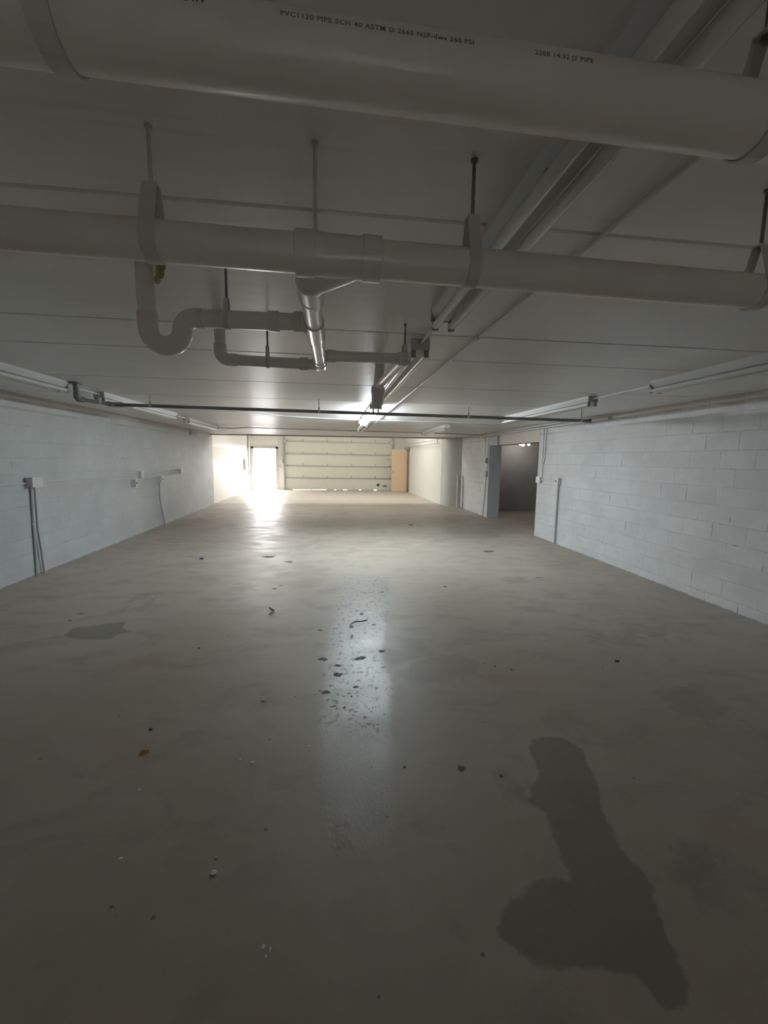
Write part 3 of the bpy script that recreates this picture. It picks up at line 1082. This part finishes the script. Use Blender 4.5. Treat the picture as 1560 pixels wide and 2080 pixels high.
conduit([(-3.86, 14.25, 2.285), (4.2, 13.70, 2.285)], .024, 'thick grey conduit along the ceiling edge in front of the bright bay', m='conduit_grey',
        straps=[((x, 14.25 - (x + 3.86) * .068, 2.285), (1, 0, 0)) for x in (-2.9, -1.6, .4, 1.0, 2.9)],
        couplings=[((-2.4, 14.15, 2.285), (1, 0, 0)), ((1.9, 13.86, 2.285), (1, 0, 0))])
# right wall
xw = XR - .04
conduit([(xw, 6.2, 2.262), (xw, 13.6, 2.265)], .022, 'grey conduit high along the right wall over the dark opening', m='conduit_grey',
        straps=[((xw, y, 2.263), (0, 1, 0)) for y in (7.2, 9.6, 11.9)], couplings=[((xw, 8.7, 2.263), (0, 1, 0))])
conduit([(xw - .01, 7.6, 2.31), (xw - .01, 12.0, 2.31)], .011, 'thin conduit above the grey one over the dark opening')
xs = XR - .016
conduit([(xs, 8.30, 2.26), (xs, 8.30, 1.25)], .011, 'conduit dropping beside the near jamb of the opening, left of the pair',
        straps=[((xs, 8.30, 1.8), (0, 0, 1))])
conduit([(xs, 8.20, 2.26), (xs, 8.20, 1.60), (xs, 8.27, 1.50), (xs, 8.27, 1.25)], .011, 'conduit dropping beside the near jamb of the opening, right of the pair',
        straps=[((xs, 8.20, 1.8), (0, 0, 1))])
conduit([(xs, 8.26, 1.205), (xs, 7.66, 1.205)], .010, 'short level conduit between the jamb box and the outlet box on the right wall')
conduit([(xs - .006, 7.60, 1.16), (xs - .006, 7.60, 0.0)], .018, 'upright grey conduit from the right wall outlet box down to the floor', m='conduit_grey',
        straps=[((xs - .006, 7.60, .72), (0, 0, 1))], couplings=[((xs - .006, 7.6, .35), (0, 0, 1))])
conduit([(xs, 11.72, 2.25), (xs, 11.62, 2.15), (xs, 11.62, 1.75), (xs, 11.60, 1.68)], .010, 'curved conduit left of the opening running down to the grey box')
conduit([(xs, 11.40, 2.2), (xs, 11.40, 1.27)], .012, 'conduit along the far jamb of the opening', m='conduit')
conduit([(xs, 11.46, 1.15), (xs, 11.47, .75), (xs, 11.62, .0)], .011, 'grey conduit slanting from the switch box to the floor left of the opening', m='conduit_grey')
# left wall
xl = XL + .016
conduit([(xl, 1.0, 1.222), (xl, 5.875, 1.215)], .011, 'level conduit on the left block wall, running from the picture edge to the double box')
conduit([(xl, 6.085, 1.215), (xl, 9.055, 1.207)], .011, 'level conduit on the left block wall beyond the double box',
        straps=[((xl, y, 1.211), (0, 1, 0)) for y in (7.0, 8.3)])
conduit([(xl, 9.185, 1.207), (xl, 11.355, 1.20)], .011, 'farthest level conduit on the left block wall', straps=[((xl, 10.2, 1.204), (0, 1, 0))])
conduit([(xl, 5.96, 1.17), (xl, 5.93, .0)], .015, 'upright conduit under the left wall box, the straight one', m='conduit_grey',
        straps=[((xl, 5.945, .68), (0, 0, 1))])
conduit([(xl + .02, 6.0, 1.17), (xl + .02, 5.99, .60), (xl + .02, 6.05, .0)], .015, 'upright conduit under the left wall box, the one leaning away at its foot', m='conduit_grey')
conduit([(xl, 8.85, 1.055), (xl, 10.02, 1.075)], .011, 'short level conduit between the two outlet boxes on the left wall', straps=[((xl, 9.3, 1.062), (0, 1, 0))])
conduit([(xl, 10.07, 1.0), (xl, 10.05, .62), (xl, 10.27, .0)], .013, 'bent upright conduit from the farther left wall outlet to the floor', m='conduit_grey')
conduit([(-3.94, 20.85, 2.9), (-3.93, 20.80, .68)], .03, 'dark upright conduit in the corner left of the open walk door', m='box_grey')
conduit([(-3.94, 20.7, .7), (-3.94, 20.7, .0)], .012, 'thin upright pipe in the corner left of the open walk door', m='conduit_grey')
for dx, lab in ((-.10, 'leftmost of the three conduits above the boxes right of the walk door'),
                (0.0, 'middle one of the three conduits above the boxes right of the walk door'),
                (.09, 'rightmost of the three conduits above the boxes right of the walk door')):
    conduit([(-2.50 + dx, YD - .02, 3.2), (-2.50 + dx, YD - .02, 1.62)], .014, lab, m='conduit')
conduit([(3.74, 14.8, 2.165), (3.61, 20.9, 2.155)], .016, 'conduit high on the white wall of the bay beside the tan door', m='conduit_grey',
        straps=[((3.72, 15.6, 2.165), (0, 1, 0)), ((3.68, 17.4, 2.16), (0, 1, 0)), ((3.65, 19.0, 2.16), (0, 1, 0))])
conduit([(3.735, 15.0, 2.165), (3.735, 15.0, 2.6)], .018, 'short upright conduit rising from the one high on the white bay wall', m='conduit_grey')
conduit([(3.66, 20.6, 2.31), (3.80, 14.9, 2.32)], .006, 'thin cable strung above the conduit on the white bay wall', m='conduit_grey')


# ------------------------------------------------------------------ boxes on the walls
def wall_box(name, label, cat, x, y, z, w, h, d, side, m='box', group=None, outlet=False):
    """side +1: on the left wall, facing +X; -1: on the right wall, facing -X"""
    t = thing(name, label, cat, (x, y, z), group)
    obj('body', B(min(x, x + side * d), max(x, x + side * d), y - w / 2, y + w / 2, z - h / 2, z + h / 2, bevel=.004), M[m], t)
    obj('cover', B(min(x + side * d, x + side * (d + .004)), max(x + side * d, x + side * (d + .004)), y - w / 2 - .003, y + w / 2 + .003, z - h / 2 - .003, z + h / 2 + .003), M[m], t)
    if outlet:
        o = disc_lathe(bmesh.new(), (x + side * (d + .003), y, z), (side, 0, 0), [(0, .024), (.004, .024), (.005, .02)])
        obj('socket', o, M['black'], t)
    else:
        bm = bmesh.new()
        for dy, dz in ((-.3, .3), (.3, -.3)):
            tube(bm, [(x + side * (d + .003), y + dy * w, z + dz * h), (x + side * (d + .006), y + dy * w, z + dz * h)], .004, seg=8)
        obj('screw', bm, M['strap'], t)
    return t


G = 'boxes on the left wall'
wall_box('junction_box', 'painted double junction box on the left wall above the two upright conduits', 'junction box', XL, 5.98, 1.225, .20, .12, .09, 1, group=G)
wall_box('junction_box', 'small painted junction box on the left wall above the first round outlet', 'junction box', XL, 9.12, 1.208, .12, .12, .06, 1, group=G)
wall_box('junction_box', 'small painted junction box at the far end of the left wall conduit', 'junction box', XL, 11.42, 1.20, .12, .12, .06, 1, group=G)
wall_box('outlet_box', 'left wall outlet box with round dark socket, the nearer of two', 'outlet', XL, 8.78, 1.05, .12, .13, .09, 1, group=G, outlet=True)
wall_box('outlet_box', 'left wall outlet box with round dark socket, the farther one above a bent conduit', 'outlet', XL, 10.09, 1.065, .12, .13, .08, 1, group=G, outlet=True)
wall_box('junction_box', 'flat grey box high on the left wall under the farthest strip light', 'junction box', XL, 12.55, 2.22, .5, .11, .05, 1, m='box_grey')
wall_box('outlet_box', 'white outlet box on the right wall with a conduit running to the floor', 'outlet', XR, 7.60, 1.215, .12, .12, .07, -1, outlet=True)
wall_box('switch_box', 'white switch box at the near jamb of the dark opening', 'switch box', XR, 8.34, 1.205, .16, .12, .06, -1)
wall_box('disconnect_box', 'grey metal box on the wall left of the dark opening, upper one', 'electrical box', XR, 11.43, 1.58, .10, .15, .07, -1, m='box_grey')
wall_box('switch_box', 'small grey box on the wall left of the dark opening, lower one', 'switch box', XR, 11.43, 1.21, .09, .16, .05, -1, m='box_grey')
wall_box('door_operator', 'dark grey steel box above the far corner of the dark opening', 'electrical box', XR, 10.95, 2.10, .62, .23, .05, -1, m='box_grey')
# boxes right of the walk door
for x, z, w, h, m, lab in ((-2.52, 1.52, .20, .22, 'conduit', 'pale switch box on the far wall right of the walk door, larger upper one'),
                           (-2.39, 1.40, .08, .2, 'box_grey', 'narrow grey switch on the far wall beside the roller door track'),
                           (-2.60, 1.15, .12, .14, 'conduit', 'pale small box on the far wall right of the walk door, lowest one')):
    t = thing('wall_switch', lab, 'switch box', (x, YD, z))
    obj('body', B(x - w / 2, x + w / 2, YD - .07, YD, z - h / 2, z + h / 2, bevel=.005), M[m], t)
    obj('lever', B(x - .012, x + .012, YD - .09, YD - .07, z - .03, z + .03), M['holder'], t)
# box in the left corner
wall_box('disconnect_box', 'grey box on the left bay wall next to the corner conduit', 'electrical box', -3.97, 20.0, 1.25, .16, .5, .08, 1, m='box')
t = tag(obj('wall_panel', B(-3.97, -3.945, 14.62, 16.9, 1.50, 1.90, bevel=.003), M['panelwhite']), 'pale board fixed on the left bay wall past the end of the block wall', 'wall panel')
# guard post by the nib
t = thing('guard_post', 'narrow waist-high grey-green post standing against the rounded wall corner', 'post', (4.17, 13.74, 0))
obj('post', B(4.12, 4.23, 13.62, 13.70, 0, 1.05, bevel=.01), M['greengrey'], t)
obj('post_cap', B(4.11, 4.24, 13.61, 13.71, 1.05, 1.07, bevel=.004), M['greysteel'], t)

# lamps hanging in the adjoining room
for px, py, s, lab in ((1062, 903, .05, 'large glowing bulb in the adjoining dark room, left of its smaller neighbour'),
                       (1074, 902.5, .038, 'glowing bulb in the adjoining dark room nearest the right jamb'),
                       (1056, 903, .018, 'smallest glowing bulb in the adjoining dark room')):
    p = at(px, py, Y=11.9)
    t = thing('hanging_bulb', lab, 'lamp', tuple(p), 'bulbs in the adjoining room')
    bm = bmesh.new()
    bmesh.ops.create_uvsphere(bm, u_segments=20, v_segments=12, radius=s, matrix=Matrix.Translation(p))
    obj('bulb', bm, M['bulb'], t, smooth=True)
    obj('cord', T([(p[0], p[1], p[2] + s), (p[0], p[1], 2.6)], .006, seg=8), M['black'], t)
    obj('lamp_socket', T([(p[0], p[1], p[2] + s * .9), (p[0], p[1], p[2] + s + .05)], .018, seg=12), M['black'], t)

# ------------------------------------------------------------------ debris on the floor
def lump(name, x, y, rx, ry, h, m, label, cat, group, seed):
    q = random.Random(seed)
    c = at(x, y, Z=0)
    sc = abs(at(x + 1, y, Z=0)[0] - c[0])
    a, b = rx * sc, max(ry * sc * 1.2, rx * sc * .5)
    bm = bmesh.new()
    bmesh.ops.create_icosphere(bm, subdivisions=2, radius=1)
    for v in bm.verts:
        k = q.uniform(.75, 1.15)
        v.co = Vector((c[0] + v.co.x * a * k, c[1] + v.co.y * b * k, max(0.0005, h * .5 + v.co.z * h * .5 * k)))
    return tag(obj(name, bm, M[m]), label, cat, group)


G = 'bits of litter on the floor'
items = [
    ('paint_chip', 434, 1774, 7, 4, .010, 'chip', 'largest pale chip on the dark floor at lower left', 'chip'),
    ('paint_chip', 439, 1743, 3, 2, .006, 'chip', 'small pale chip just above the largest one on the dark lower floor', 'chip'),
    ('paint_chip', 245, 1745, 5, 2, .006, 'chip', 'pale sliver on the dark floor at far lower left', 'chip'),
    ('paint_chip', 512, 1549, 4, 3, .008, 'chip', 'pale crumb on the left floor, right one of a close pair', 'chip'),
    ('paint_chip', 488, 1543, 3, 2.5, .006, 'chip', 'greyish crumb on the left floor, left one of a close pair', 'chip'),
    ('paint_chip', 283, 1605, 3, 2, .006, 'chip', 'tiny pale chip below the dry brown leaf', 'chip'),
    ('paint_chip', 535, 1423, 6, 3, .010, 'chip', 'pale splintered chip left of the wet shine', 'chip'),
    ('paint_chip', 628, 1517, 3, 2, .006, 'chip', 'tiny chip left of the lower end of the wet shine', 'chip'),
    ('paint_chip', 310, 1214, 4, 3, .010, 'chip', 'white chip on the edge of the ring stain at left', 'chip'),
    ('paint_chip', 322, 1189, 2, 1.5, .008, 'chip', 'small white chip behind the ring stain at left', 'chip'),
    ('paint_chip', 535, 1923, 4, 4, .003, 'chip', 'faint pale fleck near the bottom of the picture, left of two others', 'chip'),
    ('paint_chip', 549, 1929, 3, 4, .003, 'chip', 'faint pale fleck near the bottom of the picture, rightmost of three', 'chip'),
    ('paint_chip', 540, 1943, 3, 3, .003, 'chip', 'faint pale fleck near the bottom of the picture, lowest of three', 'chip'),
    ('crumb', 306, 1482, 4, 2.5, .008, 'crumb', 'dark crumb on the left floor above the dry leaf', 'debris'),
    ('crumb', 1253, 1343, 5, 3, .010, 'crumb', 'dark crumb alone on the right floor below the twin stains', 'debris'),
    ('crumb', 904, 1192, 3, 2, .010, 'crumb', 'tiny dark crumb on the floor right of centre', 'debris'),
    ('crumb', 1006, 1354, 2.5, 2, .006, 'crumb', 'small dark crumb right of the bluish wet patch', 'debris'),
    ('crumb', 1039, 1361, 2.5, 2, .006, 'crumb', 'tiny dark crumb farther right of the bluish wet patch', 'debris'),
    ('crumb', 777, 1203, 3, 2, .008, 'crumb', 'dark crumb just above the wet shine', 'debris'),
    ('crumb', 404, 1317, 3, 2, .008, 'crumb', 'brownish crumb right of the dark left puddle', 'debris'),
    ('crumb', 714, 1415, 2.5, 1.6, .006, 'crumb', 'black crumb inside the wet shine', 'debris'),
    ('crumb', 822, 1558, 2.5, 2, .005, 'crumb', 'black crumb right of the lower wet shine', 'debris'),
    ('scrap', 410, 1136, 5, 2.5, .03, 'rag', 'small blue scrap on the floor toward the left wall', 'debris'),
]
for k, (nm, x, y, rx, ry, h, m, lab, cat) in enumerate(items):
    lump(nm, x, y, rx, ry, h, m, lab, cat, G, 100 + k)
# dry leaf
c = at(293, 1530, Z=0)
bm = bmesh.new()
n = 9
rows = []
for i in range(n):
    t_ = i / (n - 1)
    w_ = .012 * math.sin(math.pi * min(1, t_ * 1.02)) + .0006
    xx = c[0] - .022 + .044 * t_
    yy = c[1] + (-.012 + .024 * t_)
    rows.append([bm.verts.new((xx - w_ * .5, yy + w_, .012 * math.sin(math.pi * t_) + .006)), bm.verts.new((xx, yy, .004 + .010 * math.sin(math.pi * t_))),
                 bm.verts.new((xx + w_ * .5, yy - w_, .001))])
for a, b in zip(rows, rows[1:]):
    bm.faces.new((a[0], a[1], b[1], b[0]))
    bm.faces.new((a[1], a[2], b[2], b[1]))
lf = obj('leaf', bm, M['leaf'], smooth=True)
md = lf.modifiers.new('thick', 'SOLIDIFY')
md.thickness = .0006
tag(lf, 'curled dry brown leaf on the left floor', 'leaf')
# bent bit of wire
pts = [at(x, y, Z=0.004) for x, y in ((547, 1234), (553, 1237), (557, 1240), (553, 1244), (547, 1247))]
tag(obj('wire_scrap', T(rounded(pts, .03, 5), .004, seg=8), M['crumb'], smooth=True), 'small bent piece of dark wire on the left middle floor', 'wire')
pts = [at(x, y, Z=0.004) for x, y in ((714, 1266), (722, 1262), (733, 1262), (746, 1259))]
tag(obj('wire_scrap', T(pts, .004, seg=8), M['crumb'], smooth=True), 'thin dark twig-like scrap at the top of the wet shine', 'wire')
